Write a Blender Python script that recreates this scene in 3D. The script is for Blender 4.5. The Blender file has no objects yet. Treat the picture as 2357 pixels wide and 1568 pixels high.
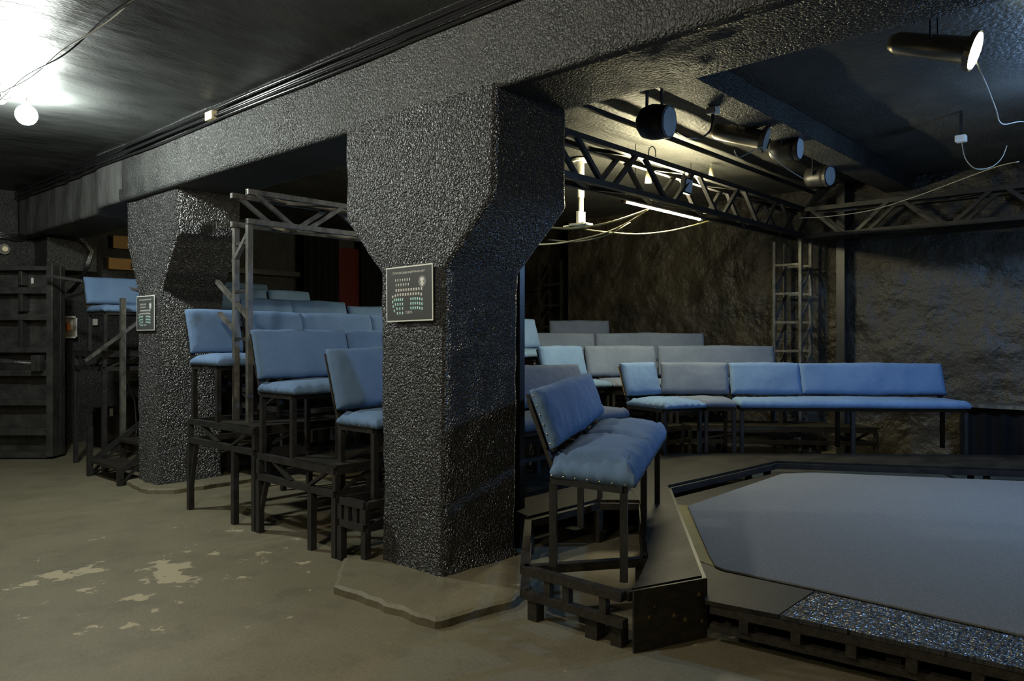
import bpy, bmesh, math, random
from mathutils import Vector as V, noise, Matrix
random.seed(7)
S = bpy.context.scene
COL = S.collection
# ---------------------------------------------------------------- camera
HX = math.atan2(1576.5, 1744.0)              # heading of the lens inside the room grid
cd = bpy.data.cameras.new('camera'); cam = bpy.data.objects.new('camera', cd); COL.objects.link(cam)
cam.location = (0, 0, 1.45); cam.rotation_euler = (math.pi/2, 0, HX - math.pi/2)
cd.sensor_width = 36; cd.lens = 36*1744/2357; cd.shift_y = -7/2357; cd.clip_start = .02
S.camera = cam
# ---------------------------------------------------------------- world, lights, exposure
w = bpy.data.worlds.new('world'); S.world = w; w.use_nodes = True
w.node_tree.nodes['Background'].inputs[0].default_value = (.5, .6, .8, 1)
w.node_tree.nodes['Background'].inputs[1].default_value = 0.0
S.view_settings.view_transform = 'Standard'; S.view_settings.look = 'None'
S.view_settings.exposure = 0; S.view_settings.gamma = 1; S.view_settings.use_curve_mapping = False
def point(name, loc, col, power, r=.05):
    l = bpy.data.lights.new(name, 'POINT'); l.color = col; l.energy = power; l.shadow_soft_size = r
    o = bpy.data.objects.new(name, l); o.location = loc; COL.objects.link(o); return o
def spot(name, loc, target, col, power, ang, blend=.4, r=.06):
    l = bpy.data.lights.new(name, 'SPOT'); l.color = col; l.energy = power; l.shadow_soft_size = r
    l.spot_size = math.radians(ang); l.spot_blend = blend
    o = bpy.data.objects.new(name, l); o.location = loc; COL.objects.link(o)
    o.rotation_euler = (V(target)-V(loc)).to_track_quat('-Z', 'Y').to_euler(); return o
BULB = (1.86, 6.83, 3.2)
point('front_room_light', (.85, 3.2, 3.15), (1, .94, .79), 165, .10)
point('front_room_light', (-1.6, 1.2, 3.1), (1, .88, .58), 115, .12)
point('front_room_light', (.6, -2.6, 3.1), (1, .80, .42), 45, .12)
FLOOD = (6.75, .62, 2.78)
spot('flood_light', FLOOD, (6.75, .66, 0), (.27, .53, 1), 185, 165, .04, .1)
point('flood_spill_light', FLOOD, (.35, .6, 1), 40, .08)
TUBE_A = V((6.17, 4.1, 2.763)); TUBE_B = V((7.64, 4.1, 2.763))
# ---------------------------------------------------------------- mesh helpers
class MB:
    def __init__(s): s.v = []; s.f = []
    def add(s, vs, fs):
        n = len(s.v); s.v += [V(p) for p in vs]; s.f += [tuple(i+n for i in f) for f in fs]; return s
    def box(s, a, b):
        x0, y0, z0 = a; x1, y1, z1 = b
        return s.add([(x0,y0,z0),(x1,y0,z0),(x1,y1,z0),(x0,y1,z0),(x0,y0,z1),(x1,y0,z1),(x1,y1,z1),(x0,y1,z1)],
                     [(3,2,1,0),(4,5,6,7),(0,1,5,4),(1,2,6,5),(2,3,7,6),(3,0,4,7)])
    def bar(s, p, q, wd, ht=None, up=(0,0,1)):
        p = V(p); q = V(q); ht = ht or wd; d = (q-p).normalized(); up = V(up)
        if abs(d.dot(up)) > .98: up = V((1,0,0))
        r = d.cross(up).normalized()*wd/2; u = r.cross(d).normalized()*ht/2
        vs = [p-r-u, p+r-u, p+r+u, p-r+u, q-r-u, q+r-u, q+r+u, q-r+u]
        return s.add(vs, [(0,3,2,1)[::-1],(4,7,6,5)[::-1],(0,4,5,1),(1,5,6,2),(2,6,7,3),(3,7,4,0)])
    def tube(s, pts, r, n=6, caps=True, radii=None):
        pts = [V(p) for p in pts]; base = len(s.v); m = len(pts); vs = []; fs = []
        d0 = (pts[1]-pts[0]).normalized(); a = d0.orthogonal().normalized()
        for i, p in enumerate(pts):
            d = (pts[min(i+1, m-1)]-pts[max(i-1, 0)]).normalized()
            a = (a-d*a.dot(d)).normalized(); b = d.cross(a); rr = radii[i] if radii else r
            for k in range(n):
                t = 2*math.pi*k/n; vs.append(p+(a*math.cos(t)+b*math.sin(t))*rr)
        for i in range(m-1):
            for k in range(n):
                k2 = (k+1) % n; fs.append((i*n+k, i*n+k2, (i+1)*n+k2, (i+1)*n+k))
        if caps: fs.append(tuple(range(n))[::-1]); fs.append(tuple((m-1)*n+k for k in range(n)))
        return s.add(vs, fs)
    def poly(s, pts, z, t):
        n = len(pts); ar = sum(pts[i][0]*pts[(i+1)%n][1]-pts[(i+1)%n][0]*pts[i][1] for i in range(n))
        if ar < 0: pts = pts[::-1]
        vs = [(x, y, z-t) for x, y in pts]+[(x, y, z) for x, y in pts]
        return s.add(vs, [tuple(range(n))[::-1], tuple(range(n, 2*n))]+[(i, (i+1)%n, n+(i+1)%n, n+i) for i in range(n)])
    def ball(s, c, r, n=8, m=5, sz=1):
        c = V(c); vs = [c+V((0,0,r*sz))]; fs = []
        for j in range(1, m):
            t = math.pi*j/m
            for k in range(n):
                a = 2*math.pi*k/n; vs.append(c+V((math.sin(t)*math.cos(a)*r, math.sin(t)*math.sin(a)*r, math.cos(t)*r*sz)))
        vs.append(c-V((0,0,r*sz)))
        for k in range(n): fs.append((0, 1+k, 1+(k+1)%n))
        for j in range(m-2):
            for k in range(n):
                a = 1+j*n+k; b = 1+j*n+(k+1)%n; fs.append((a, a+n, b+n, b))
        L = 1+(m-2)*n
        for k in range(n): fs.append((L+k, len(vs)-1, L+(k+1)%n))
        return s.add(vs, fs)
ORG = {}
def thing(name, label, cat, loc=(0,0,0), group=None):
    o = bpy.data.objects.new(name, None); COL.objects.link(o); o.location = loc; o.empty_display_size = .1
    o['label'] = label; o['category'] = cat
    if group: o['group'] = group
    ORG[o.name] = V(loc); return o
def part(name, mb, mat, parent=None, label=None, smooth=False, bevel=0, kind=None):
    org = ORG[parent.name] if parent else V((0,0,0))
    me = bpy.data.meshes.new(name); me.from_pydata([p-org for p in mb.v], [], mb.f); me.update()
    o = bpy.data.objects.new(name, me); COL.objects.link(o); o.data.materials.append(mat)
    if parent: o.parent = parent
    ORG[o.name] = org
    if smooth: me.polygons.foreach_set('use_smooth', [True]*len(me.polygons))
    if bevel:
        b = o.modifiers.new('bevel', 'BEVEL'); b.width = bevel; b.segments = 2; b.limit_method = 'ANGLE'
    if label: o['label'] = label
    if kind: o['kind'] = kind
    return o
def solo(name, mb, mat, label, cat, group=None, **k):
    o = part(name, mb, mat, None, label, **k); o['category'] = cat
    if group: o['group'] = group
    return o
def struct(name, mb, mat, **k): return part(name, mb, mat, None, kind='structure', **k)
def catenary(p, q, sag, n=14):
    p = V(p); q = V(q); return [p.lerp(q, i/n)-V((0,0,sag*4*(i/n)*(1-i/n))) for i in range(n+1)]
# ---------------------------------------------------------------- materials
def mat(name, col, rough=.6, spec=.5, metal=0, noise_amt=0, noise_scale=4, col2=None, bumps=(), rough2=None, stretch=(1,1,1), emit=None, es=0, coat=0):
    m = bpy.data.materials.new(name); m.use_nodes = True; nt = m.node_tree; N = nt.nodes; Lk = nt.links
    b = N['Principled BSDF']; b.inputs['Base Color'].default_value = (*col, 1); b.inputs['Roughness'].default_value = rough
    b.inputs['Specular IOR Level'].default_value = spec; b.inputs['Metallic'].default_value = metal
    b.inputs['Coat Weight'].default_value = coat; b.inputs['Coat Roughness'].default_value = .3
    tc = N.new('ShaderNodeTexCoord'); mp = N.new('ShaderNodeMapping'); mp.inputs['Scale'].default_value = stretch
    Lk.new(tc.outputs['Object'], mp.inputs[0])
    if col2 is not None:
        n = N.new('ShaderNodeTexNoise'); n.inputs['Scale'].default_value = noise_scale; n.inputs['Detail'].default_value = 6; n.inputs['Roughness'].default_value = .62
        Lk.new(mp.outputs[0], n.inputs['Vector'])
        r = N.new('ShaderNodeValToRGB'); r.color_ramp.elements[0].position = .36; r.color_ramp.elements[1].position = .68
        r.color_ramp.elements[0].color = (*col, 1); r.color_ramp.elements[1].color = (*col2, 1)
        Lk.new(n.outputs[0], r.inputs[0]); Lk.new(r.outputs[0], b.inputs['Base Color'])
        if rough2 is not None:
            mr = N.new('ShaderNodeMapRange'); mr.inputs[1].default_value = .35; mr.inputs[2].default_value = .68
            mr.inputs[3].default_value = rough; mr.inputs[4].default_value = rough2
            Lk.new(n.outputs[0], mr.inputs[0]); Lk.new(mr.outputs[0], b.inputs['Roughness'])
    prev = None
    for (sc, strength, dist, detail) in bumps:
        n = N.new('ShaderNodeTexNoise'); n.inputs['Scale'].default_value = sc; n.inputs['Detail'].default_value = detail
        Lk.new(mp.outputs[0], n.inputs['Vector'])
        bp = N.new('ShaderNodeBump'); bp.inputs['Strength'].default_value = strength; bp.inputs['Distance'].default_value = dist
        Lk.new(n.outputs[0], bp.inputs['Height'])
        if prev: Lk.new(prev.outputs[0], bp.inputs['Normal'])
        prev = bp
    if prev: Lk.new(prev.outputs[0], b.inputs['Normal'])
    if emit: b.inputs['Emission Color'].default_value = (*emit, 1); b.inputs['Emission Strength'].default_value = es
    return m
M = {}
M['pillar'] = mat('rough_black_stucco', (.028,.028,.029), .34, 1.0, col2=(.042,.042,.043), noise_scale=7, bumps=((6,.4,.03,3),(30,.3,.01,2)))
M['beam'] = mat('black_painted_concrete', (.022,.023,.023), .45, .5, col2=(.04,.041,.040), noise_scale=3.2, bumps=((4,.3,.03,4),), rough2=.62)
M['beam_grey'] = mat('grey_trowelled_plaster', (.055,.056,.055), .5, .4, col2=(.10,.102,.10), noise_scale=2.5, bumps=((5,.4,.03,4),), stretch=(1,2.5,1))
M['ceiling'] = mat('satin_black_ceiling', (.030,.032,.032), .42, .3, col2=(.062,.066,.063), noise_scale=1.3, bumps=((45,.35,.006,4),(2.5,.35,.04,5)), rough2=.55, stretch=(.8,1.8,1))
M['ceiling2'] = mat('rough_black_ceiling', (.04,.04,.038), .5, .5, col2=(.07,.07,.064), noise_scale=2, bumps=((30,.7,.02,4),(3,.4,.04,4)))
M['wall'] = mat('rough_black_wall', (.018,.016,.012), .36, .5, col2=(.044,.038,.027), noise_scale=2.2, bumps=((3.2,1,.11,6),(60,.6,.010,4)), rough2=.6)
M['steel'] = mat('black_painted_steel', (.012,.012,.013), .42, .5, col2=(.028,.027,.026), noise_scale=9, bumps=((60,.2,.004,3),))
M['steel_worn'] = mat('scuffed_black_steel', (.05,.05,.047), .4, .5, metal=.3, col2=(.16,.155,.14), noise_scale=14, bumps=((40,.25,.004,3),), stretch=(1,1,.5))
M['wood'] = mat('black_painted_wood', (.014,.012,.010), .5, .4, col2=(.035,.03,.022), noise_scale=6, bumps=((40,.4,.005,4),), stretch=(1,6,6))
M['ply'] = mat('worn_black_plywood', (.009,.0085,.0075), .55, .22, col2=(.026,.023,.017), noise_scale=2.4, bumps=((30,.3,.004,5),), stretch=(1,2.2,1), rough2=.65)
M['denim'] = mat('blue_denim', (.095,.16,.275), .92, .15, col2=(.125,.20,.33), noise_scale=3, bumps=((260,.5,.003,2),(11,.35,.02,4)))
M['denim_pale'] = mat('pale_denim', (.085,.108,.155), .92, .15, col2=(.115,.14,.195), noise_scale=3, bumps=((260,.5,.003,2),(11,.35,.02,4)))
M['carpet'] = mat('grey_carpet', (.13,.14,.15), .95, .1, col2=(.19,.20,.21), noise_scale=110, bumps=((230,1,.006,2),))
def pebble(m, sc, st, dist):
    nt = m.node_tree; N = nt.nodes; L = nt.links; b = N['Principled BSDF']; prev = b.inputs['Normal'].links[0].from_socket
    nz = N.new('ShaderNodeTexNoise'); nz.inputs['Scale'].default_value = sc*.6; nz.inputs['Detail'].default_value = 1
    L.new(N['Texture Coordinate'].outputs['Object'], nz.inputs['Vector'])
    mx = N.new('ShaderNodeVectorMath'); mx.operation = 'MULTIPLY_ADD'; mx.inputs[1].default_value = (.03,.03,.03)
    L.new(nz.outputs['Color'], mx.inputs[0]); L.new(N['Texture Coordinate'].outputs['Object'], mx.inputs[2])
    v = N.new('ShaderNodeTexVoronoi'); v.inputs['Scale'].default_value = sc; L.new(mx.outputs[0], v.inputs['Vector'])
    bp = N.new('ShaderNodeBump'); bp.invert = True; bp.inputs['Strength'].default_value = st; bp.inputs['Distance'].default_value = dist
    L.new(v.outputs['Distance'], bp.inputs['Height']); L.new(prev, bp.inputs['Normal']); L.new(bp.outputs[0], b.inputs['Normal'])
pebble(M['pillar'], 72, 1, .026); pebble(M['beam'], 72, .8, .013)
M['osb'] = mat('glossy_black_flake_board', (.014,.015,.017), .30, .9, col2=(.03,.032,.035), noise_scale=14, bumps=((25,.25,.01,3),))
def flakes(m):
    nt = m.node_tree; N = nt.nodes; L = nt.links; b = N['Principled BSDF']; tc = N['Texture Coordinate']; prev = b.inputs['Normal'].links[0].from_socket
    for rot, sc in ((.5, (60,14,1)), (-.7, (14,55,1)), (1.9, (50,16,1))):
        mp = N.new('ShaderNodeMapping'); mp.inputs['Rotation'].default_value = (0,0,rot); mp.inputs['Scale'].default_value = sc
        v = N.new('ShaderNodeTexVoronoi'); v.voronoi_dimensions = '2D'; v.inputs['Scale'].default_value = 1
        bp = N.new('ShaderNodeBump'); bp.inputs['Strength'].default_value = .9; bp.inputs['Distance'].default_value = .012
        L.new(tc.outputs['Object'], mp.inputs[0]); L.new(mp.outputs[0], v.inputs['Vector']); L.new(v.outputs['Distance'], bp.inputs['Height'])
        L.new(prev, bp.inputs['Normal']); prev = bp.outputs[0]
    L.new(prev, b.inputs['Normal'])
flakes(M['osb'])
M['bare'] = mat('painted_warm_light', (.13,.115,.035), .7, .3, col2=(.18,.15,.05), noise_scale=5, bumps=((30,.3,.004,3),))  # olive colour stands for warm lamplight on the stage, not bare wood
M['rawwood'] = mat('raw_wood', (.32,.2,.07), .7, .3)
M['brass'] = mat('nail_head', (.75,.62,.42), .25, .5, metal=1)
M['white'] = mat('white_plastic', (.62,.61,.56), .5, .4)
M['cream'] = mat('cream_ceramic', (.7,.62,.42), .45, .4)
M['mount'] = mat('white_enamel', (.8,.79,.72), .4, .5)
M['cable_y'] = mat('yellowish_cable', (.42,.36,.16), .5, .4)
M['cable_w'] = mat('white_cable', (.30,.30,.28), .5, .4)
M['cable_b'] = mat('black_cable', (.010,.010,.011), .22, .7)
M['silver'] = mat('dull_aluminium', (.32,.28,.22), .32, .5, metal=.9, bumps=((20,.2,.005,2),))
M['lens'] = mat('frosted_lens', (.45,.53,.62), .5, .5)
M['glass'] = mat('ribbed_lens', (.35,.38,.4), .12, .8, bumps=((60,.8,.01,1),))
M['bulb'] = mat('glowing_bulb', (1,1,1), .5, .5, emit=(.93,1,.93), es=1050)
M['tube'] = mat('glowing_tube', (1,1,1), .5, .5, emit=(1,.90,.55), es=660)
M['spotlens'] = mat('glowing_lens', (1,1,1), .5, .5, emit=(.86,1,.66), es=90)
M['poster'] = mat('poster_grey', (.060,.064,.065), .4, .4)
M['paper'] = mat('poster_white', (.62,.63,.58), .6, .3)
M['greyink'] = mat('grey_print', (.26,.24,.235), .6, .3)
M['teal'] = mat('teal_print', (.03,.25,.23), .6, .3)
M['emblem'] = mat('emblem_grey', (.2,.21,.21), .6, .3)
M['red'] = mat('dark_red_panel', (.07,.010,.008), .35, .5)
M['cloth'] = mat('dark_curtain', (.006,.006,.007), .9, .2)
M['orange'] = mat('orange_board', (.30,.16,.04), .6, .4, col2=(.36,.21,.07), noise_scale=5)
M['orange2'] = mat('orange_switch', (.7,.2,.02), .5, .4)
M['green'] = mat('green_edge', (.02,.16,.05), .6, .4)
# floor: olive grey concrete with pale flaked patches and cracks
def floor_mat():
    m = mat('worn_concrete', (.10,.10,.10), .62, .35, bumps=((55,.25,.005,5),(2.2,.35,.03,5)))
    nt = m.node_tree; N = nt.nodes; L = nt.links; b = N['Principled BSDF']
    tc = N['Texture Coordinate']
    def noi(sc, det=6, rg=.6):
        n = N.new('ShaderNodeTexNoise'); n.inputs['Scale'].default_value = sc; n.inputs['Detail'].default_value = det; n.inputs['Roughness'].default_value = rg
        L.new(tc.outputs['Object'], n.inputs['Vector']); return n
    def ramp(src, a, bb, ca, cb):
        r = N.new('ShaderNodeValToRGB'); r.color_ramp.elements[0].position = a; r.color_ramp.elements[1].position = bb
        r.color_ramp.elements[0].color = (*ca, 1); r.color_ramp.elements[1].color = (*cb, 1); L.new(src, r.inputs[0]); return r
    def mix(f, a, c):
        x = N.new('ShaderNodeMix'); x.data_type = 'RGBA'; L.new(f, x.inputs[0])
        for s_, i in ((a, 6), (c, 7)):
            if isinstance(s_, tuple): x.inputs[i].default_value = (*s_, 1)
            else: L.new(s_, x.inputs[i])
        return x.outputs[2]
    base = ramp(noi(.9).outputs[0], .38, .66, (.140,.125,.080), (.175,.155,.105))
    spots = ramp(noi(3.1, 8, .7).outputs[0], .40, .50, (.8,.8,.8), (1,1,1))
    mul = N.new('ShaderNodeMix'); mul.data_type = 'RGBA'; mul.blend_type = 'MULTIPLY'; mul.inputs[0].default_value = .8
    L.new(base.outputs[0], mul.inputs[6]); L.new(spots.outputs[0], mul.inputs[7])
    fine = ramp(noi(60, 4, .7).outputs[0], .3, .7, (.78,.78,.78), (1.15,1.15,1.15))
    mul2 = N.new('ShaderNodeMix'); mul2.data_type = 'RGBA'; mul2.blend_type = 'MULTIPLY'; mul2.inputs[0].default_value = 1
    L.new(mul.outputs[2], mul2.inputs[6]); L.new(fine.outputs[0], mul2.inputs[7])
    # pale flaked paint patches: local area near (2.0, 4.6)
    dist = N.new('ShaderNodeVectorMath'); dist.operation = 'DISTANCE'; L.new(tc.outputs['Object'], dist.inputs[0]); dist.inputs[1].default_value = (1.98, 4.75, 0)
    fall = N.new('ShaderNodeMapRange'); L.new(dist.outputs['Value'], fall.inputs[0]); fall.inputs[1].default_value = .0; fall.inputs[2].default_value = 1.5; fall.inputs[3].default_value = .14; fall.inputs[4].default_value = -.06
    n2 = noi(3.6, 7, .62); ad = N.new('ShaderNodeMath'); L.new(n2.outputs[0], ad.inputs[0]); L.new(fall.outputs[0], ad.inputs[1])
    pm = ramp(ad.outputs[0], .645, .655, (0,0,0), (1,1,1))
    o1 = mix(pm.outputs[0], mul2.outputs[2], (.34,.30,.20))
    # dark stains
    st = ramp(noi(1.7, 8, .75).outputs[0], .66, .74, (0,0,0), (.7,.7,.7))
    o2 = mix(st.outputs[0], o1, (.05,.05,.045))
    L.new(o2, b.inputs['Base Color'])
    return m
M['floor'] = floor_mat()
def perforate(base, name, sc, r, dark=(.003,.003,.003)):
    m = base.copy(); m.name = name; nt = m.node_tree; N = nt.nodes; L = nt.links; b = N['Principled BSDF']
    src = b.inputs['Base Color'].links[0].from_socket; tc = N['Texture Coordinate']
    v = N.new('ShaderNodeTexVoronoi'); v.voronoi_dimensions = '2D'; v.inputs['Scale'].default_value = sc; v.inputs['Randomness'].default_value = .12
    L.new(tc.outputs['Object'], v.inputs['Vector'])
    c = N.new('ShaderNodeMath'); c.operation = 'LESS_THAN'; L.new(v.outputs['Distance'], c.inputs[0]); c.inputs[1].default_value = r
    x = N.new('ShaderNodeMix'); x.data_type = 'RGBA'; L.new(c.outputs[0], x.inputs[0]); L.new(src, x.inputs[6]); x.inputs[7].default_value = (*dark, 1)
    L.new(x.outputs[2], b.inputs['Base Color']); return m
M['perf'] = perforate(M['ply'], 'perforated_black_plywood', 22, .2)
M['fascia'] = perforate(M['wood'], 'punched_black_plywood', 14, .14, (.16,.11,.05))
M['fascia'].node_tree.nodes['Voronoi Texture'].voronoi_dimensions = '3D'; M['fascia'].node_tree.nodes['Voronoi Texture'].inputs['Randomness'].default_value = 1
# ---------------------------------------------------------------- the setting
def patch(name, o, u, v, nu, nv, m, amp=.0, sc=1.2):
    """a wall or ceiling sheet with slow unevenness; o corner, u and v edge vectors"""
    o = V(o); u = V(u); v = V(v); n = u.cross(v).normalized(); mb = MB(); vs = []
    for j in range(nv+1):
        for i in range(nu+1):
            p = o+u*(i/nu)+v*(j/nv); edge = 0 if i in (0, nu) or j in (0, nv) else 1
            vs.append(p+n*edge*amp*(noise.noise(p*sc)+.5*noise.noise(p*sc*2.7)))
    mb.add(vs, [(j*(nu+1)+i, j*(nu+1)+i+1, (j+1)*(nu+1)+i+1, (j+1)*(nu+1)+i) for j in range(nv) for i in range(nu)])
    return struct(name, mb, m, smooth=True)
HC = 3.37
patch('floor', (-3,-4,0), (13.6,0,0), (0,15.5,0), 60, 60, M['floor'])
patch('ceiling', (-3,11.5,HC), (6.3,0,0), (0,-15.5,0), 70, 150, M['ceiling'], .018, .9)
patch('ceiling', (3.3,11.5,HC), (7.3,0,0), (0,-15.5,0), 70, 140, M['ceiling2'], .02, 1.3)
patch('wall_left', (-3,11.5,0), (0,0,HC), (13.6,0,0), 24, 90, M['beam'], .015)
patch('wall_far', (9.9,-4,0), (0,0,HC), (0,11.7,0), 40, 120, M['wall'], .03, 1.2)
patch('wall_alcove', (9.9,7.7,0), (0,0,HC), (.7,0,0), 24, 6, M['wall'], .01)
patch('wall_alcove', (10.6,7.7,0), (0,0,HC), (0,3.8,0), 24, 24, M['wall'], .02)
patch('wall_right', (10.6,-4,0), (0,0,HC), (-13.6,0,0), 24, 60, M['wall'], .015)
patch('wall_near', (-3,11.5,0), (0,0,HC), (0,-15.5,0), 24, 60, M['wall'], .015)
def loft(mb, rings):
    n = len(rings[0]); vs = [p for r in rings for p in r]
    fs = [(i*n+k, i*n+(k+1)%n, (i+1)*n+(k+1)%n, (i+1)*n+k) for i in range(len(rings)-1) for k in range(n)]
    fs.append(tuple(range(n))[::-1]); fs.append(tuple((len(rings)-1)*n+k for k in range(n)))
    return mb.add(vs, fs)
def rect_ring(x0, x1, y0, y1, r, step):
    pts = []
    def edge(a, b):
        k = max(1, round(math.dist(a, b)/step))
        for i in range(k): pts.append((a[0]+(b[0]-a[0])*i/k, a[1]+(b[1]-a[1])*i/k))
    c = r*.3
    cs = [(x0+r,y0),(x1-r,y0),(x1-c,y0+c),(x1,y0+r),(x1,y1-r),(x1-c,y1-c),(x1-r,y1),(x0+r,y1),(x0+c,y1-c),(x0,y1-r),(x0,y0+r),(x0+c,y0+c)]
    for i in range(12): 
        a, b = cs[i], cs[(i+1) % 12]
        if i in (0, 3, 6, 9):
            k = {0: 20, 3: 24, 6: 20, 9: 24}[i]
            for j in range(k): pts.append((a[0]+(b[0]-a[0])*j/k, a[1]+(b[1]-a[1])*j/k))
        else: pts.append(a)
    return pts
def pillar(label, x0, x1, prof, loc):
    t = thing('pillar', label, 'pillar', loc, None)
    mb = MB(); rings = []; z = 0; zt = prof[-1][0]
    zs = [zt*i/118 for i in range(119)]
    for z in zs:
        for (za, a0, a1, bx), (zb, b0, b1, cx) in zip(prof, prof[1:]):
            if za-1e-6 <= z <= zb+1e-6:
                f = (z-za)/(zb-za); y0 = a0+(b0-a0)*f; y1 = a1+(b1-a1)*f; xx = bx+(cx-bx)*f; break
        cx_ = V(((x0+x1)/2, (y0+y1)/2, z)); ring = []
        for (x, y) in rect_ring(x0, x1-xx, y0, y1, .028, .03):
            p = V((x, y, z)); d = (p-cx_); d.z = 0; d.normalize()
            a = .006*noise.noise(p*9)+.010*noise.noise(p*2.6)
            if z < .12: a += (.12-z)*.35*(.6+noise.noise(p*7))
            ring.append(p+d*a)
        rings.append(ring)
    loft(mb, rings); part('shaft', mb, M['pillar'], t, smooth=True); return t
pillar('nearest black stucco pillar, in front of the seating, with flared head', 2.99, 3.63,
       [(0,3.25,3.80,0),(1.86,3.22,3.83,0),(2.23,2.835,4.19,.0),(2.84,2.825,4.20,0)], (3.31,3.5,0))
pillar('farther black stucco pillar left of the first, by the steep steps', 3.07, 3.70,
       [(0,7.28,7.76,0),(1.90,7.25,7.76,0),(2.40,6.90,8.03,0),(2.84,6.89,8.03,0)], (3.38,7.5,0))
def beam():
    mb = MB(); rings = []
    for i in range(190):
        y = -3.99+i*15.48/189
        ring = []; zb = 2.815 if y < 8.6 else 2.815-.05*min(1, (y-8.6)*4)
        x0 = 3.0 if y < 8.6 else 3.0+.03*min(1, (y-8.6)*6)
        pts = []
        for k in range(13): pts.append((x0, zb+.03+(HC+.02-zb-.03)*(1-k/12)))
        pts += [(x0+.012, zb+.008)]
        for k in range(13): pts.append((x0+.03+(.57)*k/12, zb))
        pts += [(x0+.618, zb+.01)]
        for k in range(13): pts.append((x0+.63, zb+.03+(HC+.02-zb-.03)*k/12))
        for (x, z) in pts:
            p = V((x, y, z)); a = .012*noise.noise(p*1.6)+.004*noise.noise(p*8)
            if y > 8.9: a += .014*math.sin(y*13+z*5)*max(0, noise.noise(p*1.1)+.4)
            ring.append(V((x+(-a if x < x0+.3 else a), y, z-a*.4 if z < HC-.01 else z)))
        rings.append(ring)
    loft(mb, rings)
    t = thing('ceiling_beam', 'deep black concrete ceiling beam running over both pillars', 'beam', (3.31,3.5,2.82))
    part('beam_body', mb, M['beam'], t, smooth=True)
    nr = len(rings[0]); me = t.children[0].data; me.materials.append(M['beam_grey'])
    for p in me.polygons:
        if p.center.y+3.5 > 7.9+.25*(HC-p.center.z-2.82): p.material_index = 1
beam()
cb = MB().box((3.64,2.50,3.2), (9.85,2.80,HC+.01))
tb = thing('cross_beam', 'dark cross beam running to the far wall above the spotlights', 'beam', (6.7,2.65,3.2)); part('beam_body', cb, M['beam'], tb, bevel=.01)
solo('ceiling_conduit', MB().bar((3.66,3.63,3.3), (9.8,3.63,3.3), .035), M['steel'], 'thin black conduit under the lit ceiling, left of the spotlights', 'conduit')
# plinth slabs around pillar feet
def slab(label, pts, z, m, loc):
    mb = MB(); n = len(pts); ring = []
    for i in range(n):
        a = V((*pts[i], 0)); b = V((*pts[(i+1)%n], 0)); k = max(2, int((b-a).length/.04))
        for j in range(k):
            p = a.lerp(b, j/k); ring.append(p+V((noise.noise(p*9), noise.noise(p*9+V((9,9,9))), 0))*.022)
    c = V((sum(p.x for p in ring)/len(ring), sum(p.y for p in ring)/len(ring), 0)); m_ = len(ring)
    vs = [V((p.x, p.y, -.005)) for p in ring]+[V((p.x, p.y, z*.75+.006*noise.noise(p*14))) for p in ring]+[V((*(c+(p-c)*.965).xy, z+.004*noise.noise(p*9))) for p in ring]+[V((c.x, c.y, z+.012))]
    fs = []
    for r in (0, 1):
        for k in range(m_): fs.append((r*m_+k, r*m_+(k+1)%m_, (r+1)*m_+(k+1)%m_, (r+1)*m_+k))
    for k in range(m_): fs.append((2*m_+k, 2*m_+(k+1)%m_, 3*m_))
    t = solo('concrete_slab', mb.add(vs, fs), m, label, 'slab'); return t
slab('broken-edged concrete slab around the foot of the nearest pillar', [(2.50,3.62),(2.53,2.80),(3.05,2.72),(3.75,2.98),(3.85,3.9),(2.85,4.02)], .05, M['floor'], None)
slab('low concrete slab around the foot of the farther pillar', [(2.93,7.2),(3.1,7.02),(3.95,7.0),(3.95,7.95),(2.98,7.9)], .05, M['floor'], None)
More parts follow.
